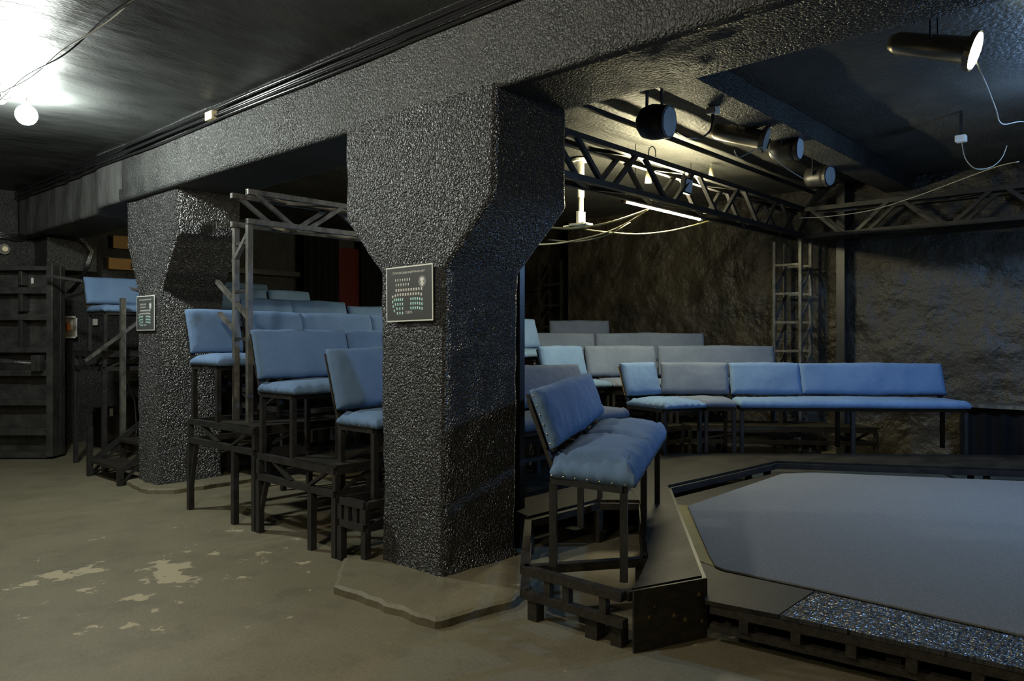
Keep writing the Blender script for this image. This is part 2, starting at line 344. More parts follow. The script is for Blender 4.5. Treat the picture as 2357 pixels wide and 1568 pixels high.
# ---------------------------------------------------------------- cushions and benches
def pillow(mb, c00, c10, c11, c01, nrm, T, seed=0, r=.045, puck=.5, wob=.006, belly=.3):
    c00, c10, c11, c01, nrm = map(V, (c00, c10, c11, c01, nrm))
    lu = ((c10-c00).length+(c11-c01).length)/2; lv = ((c01-c00).length+(c11-c10).length)/2
    def params(L):
        a = [0, .006/L, .014/L, .025/L, .04/L, .06/L]; k = max(3, int((L-.12)/.035)); 
        mid = [.06/L+(1-.12/L)*i/k for i in range(1, k)]
        return a+mid+[1-x for x in a[::-1]]
    U = params(lu); W = params(lv); vs = []; sd = V((seed*3.1, seed*1.7, seed*.9))
    for v_ in W:
        for u_ in U:
            base = (c00*(1-u_)+c10*u_)*(1-v_)+(c01*(1-u_)+c11*u_)*v_
            du = min(u_, 1-u_)*lu; dv = min(v_, 1-v_)*lv
            fu = math.sqrt(max(0, 1-(1-min(du/r, 1))**2)); fv = math.sqrt(max(0, 1-(1-min(dv/r, 1))**2))
            f = min(fu, fv)*.6+fu*fv*.4
            near = max(0, 1-min(du, dv)/.10)
            s = (u_*lu if dv < du else v_*lv)
            pk = puck*near*(.5+.5*math.sin(s*2*math.pi/.085+3*noise.noise(base*3+sd)))*.018
            h = T*f*(1+belly*math.sin(math.pi*u_)*math.sin(math.pi*v_)) - pk*f
            h += f*wob*(noise.noise(base*6+sd)+.6*noise.noise(base*15+sd))
            # sides swell slightly past the frame
            ce = (c00+c10+c11+c01)/4; out = (base-ce); out -= nrm*out.dot(nrm); out.normalize()
            bulge = .014*math.sin(math.pi*min(1, f))*(1 if min(du, dv) < r else 0)
            edge = .004*noise.noise(base*12+sd)
            vs.append(base+nrm*h+out*(bulge+edge*near*2))
    nu = len(U); nv = len(W)
    fs = [(j*nu+i, j*nu+i+1, (j+1)*nu+i+1, (j+1)*nu+i) for j in range(nv-1) for i in range(nu-1)]
    # orientation
    if (c10-c00).cross(c01-c00).dot(nrm) < 0: fs = [f[::-1] for f in fs]
    rim = [i for i in range(nu)]+[j*nu+nu-1 for j in range(1, nv)]+[(nv-1)*nu+i for i in range(nu-2, -1, -1)]+[j*nu for j in range(nv-2, 0, -1)]
    k = len(vs); 
    if (c10-c00).cross(c01-c00).dot(nrm) < 0: fs.append(tuple(rim))
    else: fs.append(tuple(rim[::-1]))
    mb.add(vs, fs)
nb = 0
def bench(label, A, B, C, D, zb, group='denim benches', seat_splits=(), back_splits=(), hb=.34, m='denim', m2=None, mids=1, lean=.11, T=.075, studs=True, wood='wood', bare=False, puck=.5, wob=.006, cat='bench', backs=True):
    """A,B back corners (near end first), C,D front corners under them; zb = deck height"""
    global nb; nb += 1
    A, B, C, D = [V((*p, 0)) for p in (A, B, C, D)]
    ctr = (A+B+C+D)/4; t = thing('padded_bench', label, cat, (ctr.x, ctr.y, zb), group)
    zs = zb+.455; up = V((0,0,1)); row = (B-A).normalized(); n = (C-A+D-B).normalized(); n = (n-row*n.dot(row)).normalized()
    def at(p, z): return V((p.x, p.y, z))
    inn = .03
    def q(u, v): return (A*(1-u)+B*u)*(1-v)+(C*(1-u)+D*u)*v
    L = (B-A).length; W = (C-A).length; eu = inn/L; ev = inn/W
    us = [eu]+[i/(mids+1) for i in range(1, mids+1)]+[1-eu] if mids else [eu, 1-eu]
    for u in us:
        for v in (ev, 1-ev):
            p = q(u, v); part('leg', MB().bar(at(p, zb), at(p, zs-.035), .036, .036, up=row), M['steel'], t)
    for (a, b) in ((q(eu,ev),q(1-eu,ev)),(q(eu,1-ev),q(1-eu,1-ev)),(q(eu,ev),q(eu,1-ev)),(q(1-eu,ev),q(1-eu,1-ev))):
        part('seat_rail', MB().bar(at(a, zs-.0175), at(b, zs-.0175), .036, .035), M['steel'], t)
    sp = [0]+list(seat_splits)+[1]
    for i in range(len(sp)-1):
        g = .002/L; u0, u1 = sp[i]+g, sp[i+1]-g; mb = MB()
        fo = n*.03
        pillow(mb, at(q(u0,.04), zs), at(q(u1,.04), zs), at(q(u1,1)+fo, zs), at(q(u0,1)+fo, zs), up, T, nb*7+i, puck=puck*1.5, wob=wob)
        part('seat_cushion', mb, M[m], t, smooth=True)
    # back
    if backs:
        z0 = zs+T+.015; hl = V((0,0,hb))-n*lean; bn = hl.cross(row).normalized()
        if bn.dot(n) < 0: bn = -bn
        s0 = at(A, z0)+n*.015; e0 = at(B, z0)+n*.015; off = -n*(lean*(.0))
        for i, u in enumerate((eu, 1-eu)):
            sx_ = s0.lerp(e0, u)-bn*.024; p0 = sx_-hl*((z0-zs+.02)/hb); p1 = sx_+hl*.86
            part('back_post', MB().bar(p0, p1, .04, .02, up=row.cross(hl)), M[wood], t)
        bd = MB(); a = s0-bn*.012+hl*.05; b_ = e0-bn*.012+hl*.05; c_ = b_+hl*.9; d_ = a+hl*.9
        bd.add([a, b_, c_, d_, a-bn*.012, b_-bn*.012, c_-bn*.012, d_-bn*.012], [(0,1,2,3),(7,6,5,4),(0,4,5,1),(1,5,6,2),(2,6,7,3),(3,7,4,0)])
        part('back_board', bd, M['rawwood'] if bare else M['wood'], t)
        bsp = [0]+list(back_splits)+[1]
        for i in range(len(bsp)-1):
            g = .002/L; u0, u1 = bsp[i]+g, bsp[i+1]-g; mb = MB()
            o0 = s0.lerp(e0, u0); o1 = s0.lerp(e0, u1)
            pillow(mb, o0, o1, o1+hl, o0+hl, bn, .07, nb*11+i, r=.04, puck=puck*.6, wob=wob*.7, belly=.12)
            part('back_cushion', mb, M[m2 or m], t, smooth=True)
    if studs:
        sb = MB()
        if backs:
            for k in range(6):
                p = s0.lerp(s0+hl, .1+.16*k)+bn*.012-row*.004; sb.ball(p, .0045, 6, 4)
        for k in range(7):
            p = at(q(0, .06+.15*k), zs+.012)-row*.004; sb.ball(p, .0045, 6, 4)
        kk = int(L/.11)
        for k in range(kk): sb.ball(at(q((k+.5)/kk, 1), zs+.012)+n*.034, .0045, 6, 4)
        part('nail_heads', sb, M['brass'], t, kind='stuff')
    return t
def rowx(label, x0, x1, yb, zb, depth=.47, **k):
    return bench(label, (x0, yb), (x1, yb), (x0, yb-depth), (x1, yb-depth), zb, **k)
# ---------------------------------------------------------------- tier platforms
def platform(label, F0, F1, B1, B0, z, zl, group='tiered seating platforms', deck=(0,.5), bays=2, style='diag', m='steel', feet=True, extra=(), planks=None, panel='ply'):
    """F0 front near, F1 front far, B1 back far, B0 back near"""
    F0, F1, B1, B0 = [V((*p, 0)) for p in (F0, F1, B1, B0)]
    ctr = (F0+F1+B0+B1)/4; t = thing('seating_platform', label, 'platform', (ctr.x, ctr.y, 0), group)
    def q(u, v, zz): p = (F0*(1-u)+F1*u)*(1-v)+(B0*(1-u)+B1*u)*v; return V((p.x, p.y, zz))
    w_ = .045; zt = z-.018-w_/2; zb_ = zl-w_/2
    us = [i/bays for i in range(bays+1)]; L = (F1-F0).length; W = (B0-F0).length; e = w_/2/L; ev = w_/2/W
    ce = lambda u: min(max(u, e), 1-e); cv = lambda v: min(max(v, ev), 1-ev)
    for v in (ev, 1-ev)+tuple(extra): part('top_rail', MB().bar(q(e, v, zt), q(1-e, v, zt), w_), M[m], t)
    for u in us: part('cross_rail', MB().bar(q(ce(u), ev, zt+.0), q(ce(u), 1-ev, zt), w_), M[m], t)
    for v in (ev, 1-ev): part('lower_rail', MB().bar(q(e, v, zb_), q(1-e, v, zb_), w_), M[m], t)
    for u in (0, 1): part('lower_rail', MB().bar(q(ce(u), ev, zb_), q(ce(u), 1-ev, zb_), w_), M[m], t)
    for u in us:
        for v in (ev, 1-ev, .3 if W > .9 else None):
            if v is None: continue
            if v == .3 and u not in (0, 1): continue
            part('leg', MB().bar(q(ce(u), v, 0), q(ce(u), v, zb_-w_/2), w_), M[m], t)
            if v != .3: part('post', MB().bar(q(ce(u), v, zb_+w_/2), q(ce(u), v, zt-w_/2), w_*.9), M[m], t)
    for u in (0, 1):
        uu = ce(u)
        if style == 'diag':
            part('brace', MB().bar(q(uu,.78,zt-.02), q(uu,.55,zb_+.02), .035, .02), M[m], t)
            part('brace', MB().bar(q(uu,.12,zt-.02), q(uu,.33,zb_+.02), .035, .02), M[m], t)
            part('brace', MB().bar(q(uu,1-ev,.12), q(uu,.88,zb_-.03), .035, .02), M[m], t)
        else:
            for v in (.15,.4,.7): part('post', MB().bar(q(uu,v,zt-.02), q(uu,v,zb_+.02), .045, .03), M[m], t)
    for i in range(bays):
        part('brace', MB().bar(q(ce(us[i]),ev,zb_), q(ce(us[i]+.35/bays),ev,zt), .03, .02), M[m], t)
    if deck:
        nseg = planks or max(1, round(L/1.25))
        for i in range(nseg):
            a, b = i/nseg+.001, (i+1)/nseg-.001; mb = MB()
            P = [q(a,deck[0],z), q(b,deck[0],z), q(b,deck[1],z), q(a,deck[1],z)]
            mb.poly([(p.x, p.y) for p in P], z, .018); part('deck_panel', mb, M[panel], t)
    return t
G1 = 'tiered seating platforms'
platform('second-lowest seating platform, just left of the nearest pillar', (2.9,3.86), (4.2,3.86), (4.2,4.16), (2.9,4.16), .43, .27, style='post', deck=None, bays=1)
platform('third seating platform, stepped up left of the nearest pillar', (2.9,4.18), (6.0,4.18), (6.0,5.19), (2.9,5.19), .61, .44, deck=(0,.5), bays=3, extra=(.56,))
platform('fourth seating platform, just right of the farther pillar', (2.9,5.21), (7.6,5.21), (7.6,6.32), (2.9,6.32), .785, .61, deck=(0,.48), bays=4, extra=(.58,))
platform('fifth seating platform, behind the farther pillar', (3.85,6.4), (7.6,6.4), (7.6,7.42), (3.85,7.42), .96, .785, deck=(0,.5), bays=3, extra=(.56,))
platform('sixth seating platform, second from the top at the left', (3.85,7.44), (7.2,7.44), (7.2,8.45), (3.85,8.45), 1.13, .96, deck=(0,.5), bays=3, extra=(.56,))
platform('highest seating platform at the left, above the steps', (3.1,8.75), (6.6,8.75), (6.6,9.65), (3.1,9.65), 1.3, 1.13, deck=(0,1), bays=3)
# benches on the left tiers (rows run along +X, facing -Y)
GB = 'blue denim benches'
rowx('blue bench on the second-lowest tier, cut off by the nearest pillar', 2.99, 4.15, 4.31, .412, depth=.42, group=GB, seat_splits=(.5,), hb=.40, lean=.13, T=.08, puck=.9)
rowx('blue bench end on the third tier, with puckered seat edge', 2.9, 3.72, 5.17, .592, depth=.47, group=GB, hb=.36, T=.075, puck=.9)
rowx('blue bench joining on behind the third-tier bench end', 3.74, 5.6, 5.17, .592, group=GB, back_splits=(.5,), seat_splits=(.5,), hb=.36, studs=False)
rowx('single blue seat on the fourth tier, beside the farther pillar', 2.9, 3.36, 6.27, .767, depth=.47, group=GB, hb=.36, mids=0, T=.08)
rowx('blue bench on the fourth tier behind the pale steel post', 3.42, 5.6, 6.22, .767, group=GB, back_splits=(.25,.62), seat_splits=(.5,), hb=.36, studs=False)
rowx('blue bench on the fourth tier, glimpsed right of the nearest pillar', 5.66, 7.36, 6.22, .767, group=GB, back_splits=(.5,), seat_splits=(.5,), hb=.36, studs=False)
rowx('blue bench on the fifth tier, left part of the row', 3.95, 5.235, 7.3, .942, group=GB, back_splits=(.45,), seat_splits=(.5,), hb=.36, studs=False)
rowx('blue bench on the fifth tier, right part of the row', 5.28, 7.4, 7.3, .942, group=GB, back_splits=(.5,), hb=.32, studs=False)
rowx('blue seat back on the sixth tier, left of the curtains', 4.84, 5.40, 8.3, 1.112, group=GB, hb=.36, mids=0, studs=False)
rowx('blue bench on the sixth tier, left end of the row', 3.95, 4.80, 8.3, 1.112, group=GB, hb=.36, mids=0, studs=False)
rowx('blue bench on the highest tier, right part', 4.45, 5.45, 9.4, 1.282, group=GB, hb=.34, mids=0, studs=False)
rowx('dark blue bench at the far left, above the steps', 3.15, 4.4, 9.4, 1.282, depth=.52, group=GB, hb=.31, mids=0)
# ---------------------------------------------------------------- stage ring deck
def polypart(name, pts, z, t, m, parent, **k): return part(name, MB().poly(pts, z, t), m, parent, **k)
rt = thing('stage_surround', 'low black plywood walkway around the sunken grey stage', 'platform', (5.2,3.3,0))
Z1 = .29
polypart('deck_panel', [(2.97,1.935),(3.36,1.79),(5.23,3.08),(4.95,3.25),(4.62,2.95),(3.45,2.15),(3.2,2.03)], Z1, .018, M['perf'], rt)
polypart('deck_panel', [(4.622,2.953),(4.947,3.253),(4.75,3.75),(3.9,3.75),(3.72,3.22),(4.42,3.19)], Z1, .018, M['perf'], rt)
polypart('deck_panel', [(4.952,3.252),(5.232,3.082),(6.95,2.93),(7.165,3.42),(6.6,3.98),(6.1,4.5),(4.4,4.5),(4.4,3.77),(4.752,3.752)], Z1, .018, M['ply'], rt)
polypart('deck_panel', [(6.955,2.925),(7.98,1.13),(8.58,.1),(9.5,.5),(8.65,1.62),(7.17,3.415)], Z1, .018, M['ply'], rt)
for a, b in (((3.36,1.79),(5.23,3.08)),((5.23,3.08),(6.95,2.93)),((6.95,2.93),(8.58,.1))):
    part('edge_rail', MB().bar((*a, Z1-.045), (*b, Z1-.045), .05, .05), M['steel'], rt)
for a, b in (((2.95,1.97),(2.95,2.58)),((2.95,2.58),(3.5,2.19)),((2.95,2.58),(3.72,3.22)),((3.47,2.17),(4.62,2.93)),((3.72,3.2),(4.42,3.17)),((4.42,3.17),(4.62,2.93)),((2.97,1.97),(3.34,1.82))):
    part('frame_rail', MB().bar((*a, Z1-.041), (*b, Z1-.041), .045, .045), M['wood'], rt)
for a, b in (((2.95,1.96),(2.95,2.58)),((2.95,2.58),(3.72,3.22)),((3.47,2.17),(4.62,2.93))):
    part('lower_rail', MB().bar((*a, .125), (*b, .125), .045, .04), M['wood'], rt)
for y in (2.08,2.3,2.42): part('upright', MB().box((2.935,y-.02,.14),(2.97,y+.02,.245)), M['wood'], rt)
for (x, y, s) in ((2.97,2.52,.06),(2.99,2.16,.07),(2.99,2.02,.06),(3.7,3.2,.05),(3.5,2.22,.05),(4.6,2.9,.05),(4.4,3.15,.05),(5.2,3.15,.05),(6.9,3.0,.05),(6.0,3.05,.05),(7.15,3.3,.05),(7.9,1.4,.05),(8.55,1.65,.05),(4.45,4.4,.05),(6.1,4.4,.05),(5.2,4.45,.05),(8.5,.4,.05),(9.35,.6,.05)):
    part('leg', MB().box((x-s/2,y-s/2,0),(x+s/2,y+s/2,Z1-.064 if x > 3.1 else .1)), M['wood'], rt)
fp = MB(); a, b = V((2.955,1.925,0)), V((3.352,1.765,0)); nn = V((-.37,-.93,0)).normalized()*.012
fp.add([a+nn, b+nn, b+nn+V((0,0,.288)), a+nn+V((0,0,.288)), a, b, b+V((0,0,.288)), a+V((0,0,.288))], [(0,1,2,3),(7,6,5,4),(0,4,5,1),(1,5,6,2),(2,6,7,3),(3,7,4,0)])
part('fascia_board', fp, M['fascia'], rt, label='punched black end board')
# stage
st = thing('stage', 'low black stage with glossy flake-board front border and open frame', 'stage', (5.5,.5,0))
ZS = .2
polypart('deck_panel', [(3.29,1.735),(3.34,1.40),(3.79,1.40),(3.84,2.08)], ZS, .02, M['ply'], st)
polypart('deck_panel', [(3.342,1.393),(3.42,.45),(3.86,-3.4),(4.4,-3.4),(3.795,1.393)], ZS, .02, M['osb'], st, label='glossy black flake-board border')
polypart('deck_panel', [(3.80,1.40),(3.845,2.082),(5.2,3.02),(6.9,2.88),(8.5,.05),(8.5,-3.4),(4.41,-3.4)], ZS, .02, M['ply'], st)
polypart('painted_light_strip', [(3.845,2.085),(5.02,2.90),(5.05,2.80),(3.80,1.93)], ZS+.003, .004, M['bare'], st, label='olive strip of warm light painted along the stage edge')  # added strip: stage edge reached only by warm light, painted in as colour
def fx(y): return 3.34-(y-1.4)*.0825 if y < 1.4 else 3.34-(y-1.4)*.15
def frail(z, hgt, nm):
    part(nm, MB().bar((fx(1.72)+.03,1.72,z), (fx(.45)+.03,.45,z), .04, hgt), M['wood'], st)
    part(nm, MB().bar((fx(.45)+.03,.45,z), (3.85,-3.3,z), .04, hgt), M['wood'], st)
frail(.158, .04, 'top_rail'); frail(.072, .035, 'lower_rail')
y = 1.55
while y > -1.3:
    x = fx(y)+.03 if y > .45 else 3.42+.03+(.45-y)*.108
    part('upright', MB().box((x-.045,y-.022,.088),(x-.015,y+.022,.14)), M['wood'], st); y -= .23
for (x, y) in ((3.42,1.55),(3.48,.95),(3.52,.45),(3.6,-.3),(3.7,-1.2),(5.0,2.6),(6.8,2.7),(8.2,.3),(8.2,-3),(5.8,-3),(5.5,.5),(4.1,-3),(6.8,.5)):
    part('leg', MB().box((x-.03,y-.03,0),(x+.03,y+.03,.18)), M['wood'], st)
cp = MB(); pts = [(5.0,2.86),(3.86,2.10),(3.77,1.97),(3.76,1.9),(3.755,1.35),(3.72,.53),(3.95,-1.5),(4.4,-3.3),(8.3,-3.3),(8.35,.3),(8.45,1.2),(7.42,2.83),(7.0,2.82)]
solo('stage_carpet', MB().poly([(5.0,2.78),(3.95,2.06),(3.79,1.94),(3.765,1.88),(3.78,1.42),(3.77,.53),(4.02,-1.5),(4.45,-3.3),(8.3,-3.3),(8.35,-.1),(8.05,.65),(7.0,2.62),(6.75,2.80)], ZS+.012, .011), M['carpet'], 'large grey carpet sheet covering the low stage', 'carpet', bevel=.003)
# ---------------------------------------------------------------- nearest bench and the far right block
GR = 'grey-blue denim benches'
bench('nearest bench on the walkway with two plump grey-blue seats and one leaning back', (2.965,2.44), (4.50,3.24), (3.0,1.975), (4.66,2.79), Z1, GB, seat_splits=(.5,), hb=.30, lean=.11, T=.12, m='denim', mids=1, puck=2.2, wob=.014, studs=True)
rowx('pale denim bench behind the nearest bench, right of the blue post', 4.2, 5.65, 4.2, Z1, depth=.46, group=GR, m='denim_pale', hb=.34, lean=.14, T=.09, mids=0, studs=False)
# platforms for rows R2.. R4
def shift(p, d): return (p[0]+d[0], p[1]+d[1])
platform('platform under the second row of the far right block', (6.55,4.6), (7.75,4.35), (8.1,5.0), (6.55,5.62), .45, .29, deck=(0,.5), bays=1)
platform('platform under the right-hand end of the second row of the far right block', (7.78,4.3), (8.95,2.6), (9.3,3.4), (8.15,4.95), .45, .29, deck=(0,.5), bays=1)
platform('platform under the third row of the far right block', (7.3,5.7), (8.9,4.4), (9.3,4.9), (7.7,6.6), .61, .45, deck=(0,.5), bays=2)
platform('platform under the topmost seats of the far right block', (8.0,6.6), (9.35,5.1), (9.75,5.6), (8.5,7.3), .785, .61, deck=(0,.6), bays=1)
bench('short blue seat at the left end of the front row of the far right block', (6.68,4.44), (7.15,4.33), (6.5,3.88), (6.96,3.68), Z1, GR, m='denim', hb=.33, mids=0, bare=True, puck=1.2)
bench('grey bench angled between the short seat and the long front bench', (7.17,4.30), (7.56,3.72), (6.98,3.66), (7.16,3.44), Z1, GR, m='denim_pale', hb=.33, mids=0, studs=False)
bench('long front bench of the far right block, lit blue towards its right end', (7.58,3.70), (8.98,1.98), (7.18,3.41), (8.58,1.66), Z1, GR, m='denim', m2='denim', hb=.33, mids=1, studs=False, back_splits=(.33,))
bench('short blue seat at the left end of the second row', (6.60,5.5), (7.26,5.4), (6.6,5.02), (7.1,4.92), .432, GR, m='denim', hb=.36, mids=0)
bench('grey bench in the second row, between the short blue seat and its right neighbour', (7.28,5.39), (8.0,4.87), (7.12,4.9), (7.72,4.47), .432, GR, m='denim_pale', hb=.36, mids=0, studs=True, puck=1.2)
bench('grey bench at the right end of the second row, beside the ladder truss', (8.02,4.85), (8.88,3.77), (7.74,4.45), (8.5,3.5), .432, GR, m='denim_pale', hb=.36, mids=0, studs=False)
bench('grey bench at the left of the third row in the far right block', (7.6,6.5), (8.22,5.95), (7.32,6.1), (7.9,5.6), .592, GR, m='denim_pale', hb=.36, mids=0, studs=False)
bench('grey bench at the right of the third row in the far right block', (8.23,5.93), (9.23,4.88), (7.92,5.58), (8.9,4.55), .592, GR, m='denim_pale', hb=.36, mids=0, studs=False)
bench('topmost grey bench against the far wall, its back just showing', (8.75,7.15), (9.35,6.5), (8.4,6.85), (9.0,6.2), .767, GR, m='denim_pale', hb=.38, mids=0, studs=False)
# ---------------------------------------------------------------- trusses, posts
def truss(label, x0, x1, y0, y1, z0, z1, m, pitch, wd=.045, y_dir=False):
    t = thing('box_truss', label, 'truss', ((x0+x1)/2, (y0+y1)/2, z0))
    def P(s, o, z): return V((o, s, z)) if y_dir else V((s, o, z))
    a, b, c, d = (x0, x1, y0, y1) if not y_dir else (y0, y1, x0, x1)
    for o in (c, d):
        for z in (z0, z1): part('chord', MB().bar(P(a,o,z), P(b,o,z), wd), M[m], t)
    n = max(2, round((b-a)/pitch)); st_ = (b-a)/n
    for i in range(n):
        s = a+i*st_
        for o in (c, d):
            e = .32
            part('brace', MB().bar(P(s+st_*.06,o,z1), P(s+st_*(.5-.08),o,z0), wd*.8), M[m], t)
            part('brace', MB().bar(P(s+st_*.58,o,z0), P(s+st_*.94,o,z1), wd*.8), M[m], t)
        for z in (z0, z1):
            part('brace', MB().bar(P(s,c,z), P(s+st_*.5,d,z), wd*.7), M[m], t)
            part('brace', MB().bar(P(s+st_*.5,d,z), P(s+st_,c,z), wd*.7), M[m], t)
    return t
truss('long black box truss running from the nearest pillar to the ladder tower', 3.72, 9.7, 3.64, 3.84, 2.72, 3.05, 'steel', 1.05, .046)
truss('scuffed pale steel truss between the two pillars', 3.0, 5.9, 5.5, 5.75, 2.36, 2.59, 'steel_worn', 1.05, .04)
truss('dark box truss along the far wall, right of the ladder tower', 9.4, 9.7, -.5, 3.6, 2.70, 3.03, 'steel', 1.05, .05, y_dir=True)
def ladder_tower(label, x0, x1, y0, y1, zb, zt, m, wd=.04):
    t = thing('ladder_tower', label, 'truss', ((x0+x1)/2, (y0+y1)/2, zb))
    for x in (x0, x1):
        for y in (y0, y1): part('upright', MB().bar((x,y,zb), (x,y,zt), wd, wd, up=(1,0,0)), M[m], t)
    z = zb+.2
    while z < zt-.1:
        part('rung', MB().bar((x0,y0,z), (x0,y1,z), wd*.75), M[m], t); part('rung', MB().bar((x1,y0,z), (x1,y1,z), wd*.75), M[m], t)
        if z+.35 < zt:
            for y in (y0, y1): part('brace', MB().bar((x0,y,z), (x1,y,z+.34), wd*.7), M[m], t)
        z += .36
    return t
ladder_tower('tall ladder-like steel tower against the far wall', 9.35, 9.68, 3.64, 3.97, 0, 2.66, 'steel_worn', .036)
ladder_tower('dim steel frame deep in the shadow behind the top seats', 10.1, 10.4, 8.0, 8.5, 0, 2.75, 'steel', .04)
def post_frame(label, pts, m, zt, rungs, braces, wd=.05, zb=0):
    t = thing('post_frame', label, 'frame', (*pts[0], zb))
    for p in pts: part('upright', MB().bar((*p,zb), (*p,zt), wd, wd, up=(1,0,0)), M[m], t)
    for z in rungs: part('rung', MB().bar((*pts[0],z), (*pts[1],z), wd*.6), M['steel'], t)
    for (p, q_) in braces: part('brace', MB().bar(p, q_, wd*.8), M[m], t)
    return t
post_frame('scuffed pale steel posts with diagonal braces, right of the farther pillar', [(3.03,5.52),(3.05,5.77)], 'steel_worn', 2.335, (2.2,1.82,1.44),
           [((3.03,5.52,1.6),(3.07,6.12,1.92)),((3.03,5.52,2.28),(3.05,5.80,2.06)),((3.05,5.8,1.52),(3.09,6.12,1.65))], .042, .785)
post_frame('black steel post with diagonal braces, just right of the nearest pillar', [(3.86,3.42),(3.86,3.90)], 'steel', 2.68, (.35,.9,1.25,1.7),
           [((3.86,3.42,1.98),(3.86,3.88,1.6)),((3.86,3.42,1.0),(3.86,3.88,1.4)),((3.86,3.42,.8),(3.86,3.88,.35))], .05)
solo('wall_pipe', MB().bar((9.75,3.28,0), (9.75,3.28,3.36), .10, .10, up=(1,0,0)), M['steel'], 'single square column on the far wall, right of the ladder tower', 'column')
# ---------------------------------------------------------------- steps by the farther pillar
sp = thing('steps', 'steep black steel and wood steps beside the farther pillar', 'stairs', (3.3,8.1,0))
for i in range(6):
    x = 2.92+.27*i; z = .17+.2*i
    part('tread', MB().box((x,7.81,z-.03),(x+.27,8.56,z)), M['wood'], sp)
for y in (7.795,8.60):
    yy = y
    part('stringer', MB().bar((2.93,yy,.14), (4.4,yy,1.23), .03, .05), M['steel'], sp)
    part('leg', MB().bar((2.92,yy,0), (2.92,yy,.18 if y < 8 else .52), .05, .05, up=(1,0,0)), M['steel'], sp)
    part('brace', MB().bar((2.94,yy,.03), (3.25,yy,.32), .035, .02), M['steel'], sp)
for (x, y, z) in ((3.75,7.9,.75),(3.9,8.6,.85)): part('leg', MB().bar((x,y,0), (x,y,z), .05, .05, up=(1,0,0)), M['steel'], sp)
hr = thing('handrail', 'slanting black steel handrail left of the farther pillar', 'handrail', (3.3,8.7,0))
part('rail', MB().bar((2.9,8.68,1.20), (3.9,8.68,1.98), .045, .03), M['steel_worn'], hr)
part('post', MB().bar((3.28,8.68,0), (3.28,8.68,1.88), .05, .05, up=(1,0,0)), M['steel_worn'], hr, label='pale scuffed post')
part('rail', MB().bar((2.9,9.9,2.17), (3.9,9.2,1.98), .03, .03), M['steel'], hr)
# ---------------------------------------------------------------- steel door leaf standing open at the left
fwd = V((math.cos(HX), math.sin(HX), 0)); rgt = V((math.sin(HX), -math.cos(HX), 0))
do = fwd*9.0+rgt*(-5.46)     # right front bottom corner
dt = thing('steel_door', 'heavy ribbed black steel door standing open at the left edge', 'door', tuple(do-rgt*.5))
def dbox(name, u0, u1, z0, z1, d0, d1, m='steel', **k):
    mb = MB(); vs = [do+rgt*u+fwd*d+V((0,0,z)) for (u, d, z) in ((u0,d0,z0),(u1,d0,z0),(u1,d1,z0),(u0,d1,z0),(u0,d0,z1),(u1,d0,z1),(u1,d1,z1),(u0,d1,z1))]
    mb.add(vs, [(3,2,1,0),(4,5,6,7),(0,1,5,4),(1,2,6,5),(2,3,7,6),(3,0,4,7)]); return part(name, mb, M[m], dt, bevel=.006, **k)
M['doorsteel'] = mat('dented_black_steel', (.022,.022,.022), .33, .6, col2=(.05,.05,.048), noise_scale=7, bumps=((30,.5,.01,4),))
dbox('door_plate', -1.2, -.0, .03, 2.30, .16, .26, 'doorsteel')
dbox('side_frame', -.075, 0, .03, 2.32, 0, .16, 'doorsteel')
dbox('side_frame', -1.2, -1.12, .03, 2.32, 0, .16, 'doorsteel')
for (y0, y1) in ((612,622),(661,676),(723,737),(800,812),(852,866),(920,934),(986,1003),(1041,1055)):
    z1 = 1.45-(y0-777)*9/1744; z0 = 1.45-(y1-777)*9/1744
    dbox('rib', -1.12, -.075, z0, z1, .01, .16, 'doorsteel')
dbox('divider', -.42, -.38, 2.07, 2.24, .02, .16)
dbox('divider', -.42, -.37, 1.31, 1.66, .02, .16); dbox('divider', -.42, -.37, 1.76, 1.98, .02, .16)
dbox('label_plate', -.35, -.32, 2.1, 2.17, .15, .158, 'white')
mb = MB(); a = do-rgt*.95-fwd*.05+V((0,0,1.20)); b = do-rgt*.18-fwd*.05+V((0,0,1.14))
mb.tube([a, a.lerp(b,.5), b], .03, 10, radii=[.035,.032,.024]); part('locking_bar', mb, M['doorsteel'], dt, smooth=True)
dbox('bracket', -.20, -.10, 1.05, 1.24, -.09, .02, 'doorsteel')
dbox('bracket', -.80, -.72, 1.05, 1.26, -.09, .02, 'doorsteel')
# left wall fittings
solo('air_duct', MB().box((3.22,10.98,2.33),(3.82,11.48,2.75)), M['beam'], 'square black duct box under the beam end', 'duct', bevel=.01)
pw = thing('breaker_box', 'small grey breaker box with an orange switch on the left wall', 'breaker box', (3.63,11.44,1.58))
part('casing', MB().box((3.53,11.36,1.44),(3.55,11.46,1.74)), M['white'], pw); part('casing', MB().box((3.68,11.36,1.44),(3.70,11.46,1.74)), M['white'], pw)
part('casing', MB().box((3.53,11.36,1.72),(3.70,11.46,1.74)), M['white'], pw); part('casing', MB().box((3.53,11.36,1.44),(3.70,11.46,1.46)), M['white'], pw)
part('panel', MB().box((3.55,11.42,1.46),(3.68,11.46,1.72)), M['silver'], pw); part('switch', MB().box((3.575,11.37,1.54),(3.62,11.42,1.64)), M['orange2'], pw); part('switch', MB().box((3.62,11.37,1.56),(3.65,11.42,1.68)), M['white'], pw)
solo('wall_switch', MB().box((3.93,11.44,1.62),(3.99,11.48,1.71)), M['white'], 'small white switch on the wall right of the breaker box', 'switch', bevel=.004)
sk = thing('wall_socket', 'round brass-coloured junction cap on the upper left wall', 'socket', (3.03,11.47,2.59))
mb = MB().tube([(2.86,11.47,2.59),(2.86,11.42,2.59)], .07, 8); part('base', mb, M['steel_worn'], sk)
mb = MB().tube([(2.86,11.42,2.59),(2.86,11.38,2.59)], .035, 8); part('cap', mb, M['cream'], sk)
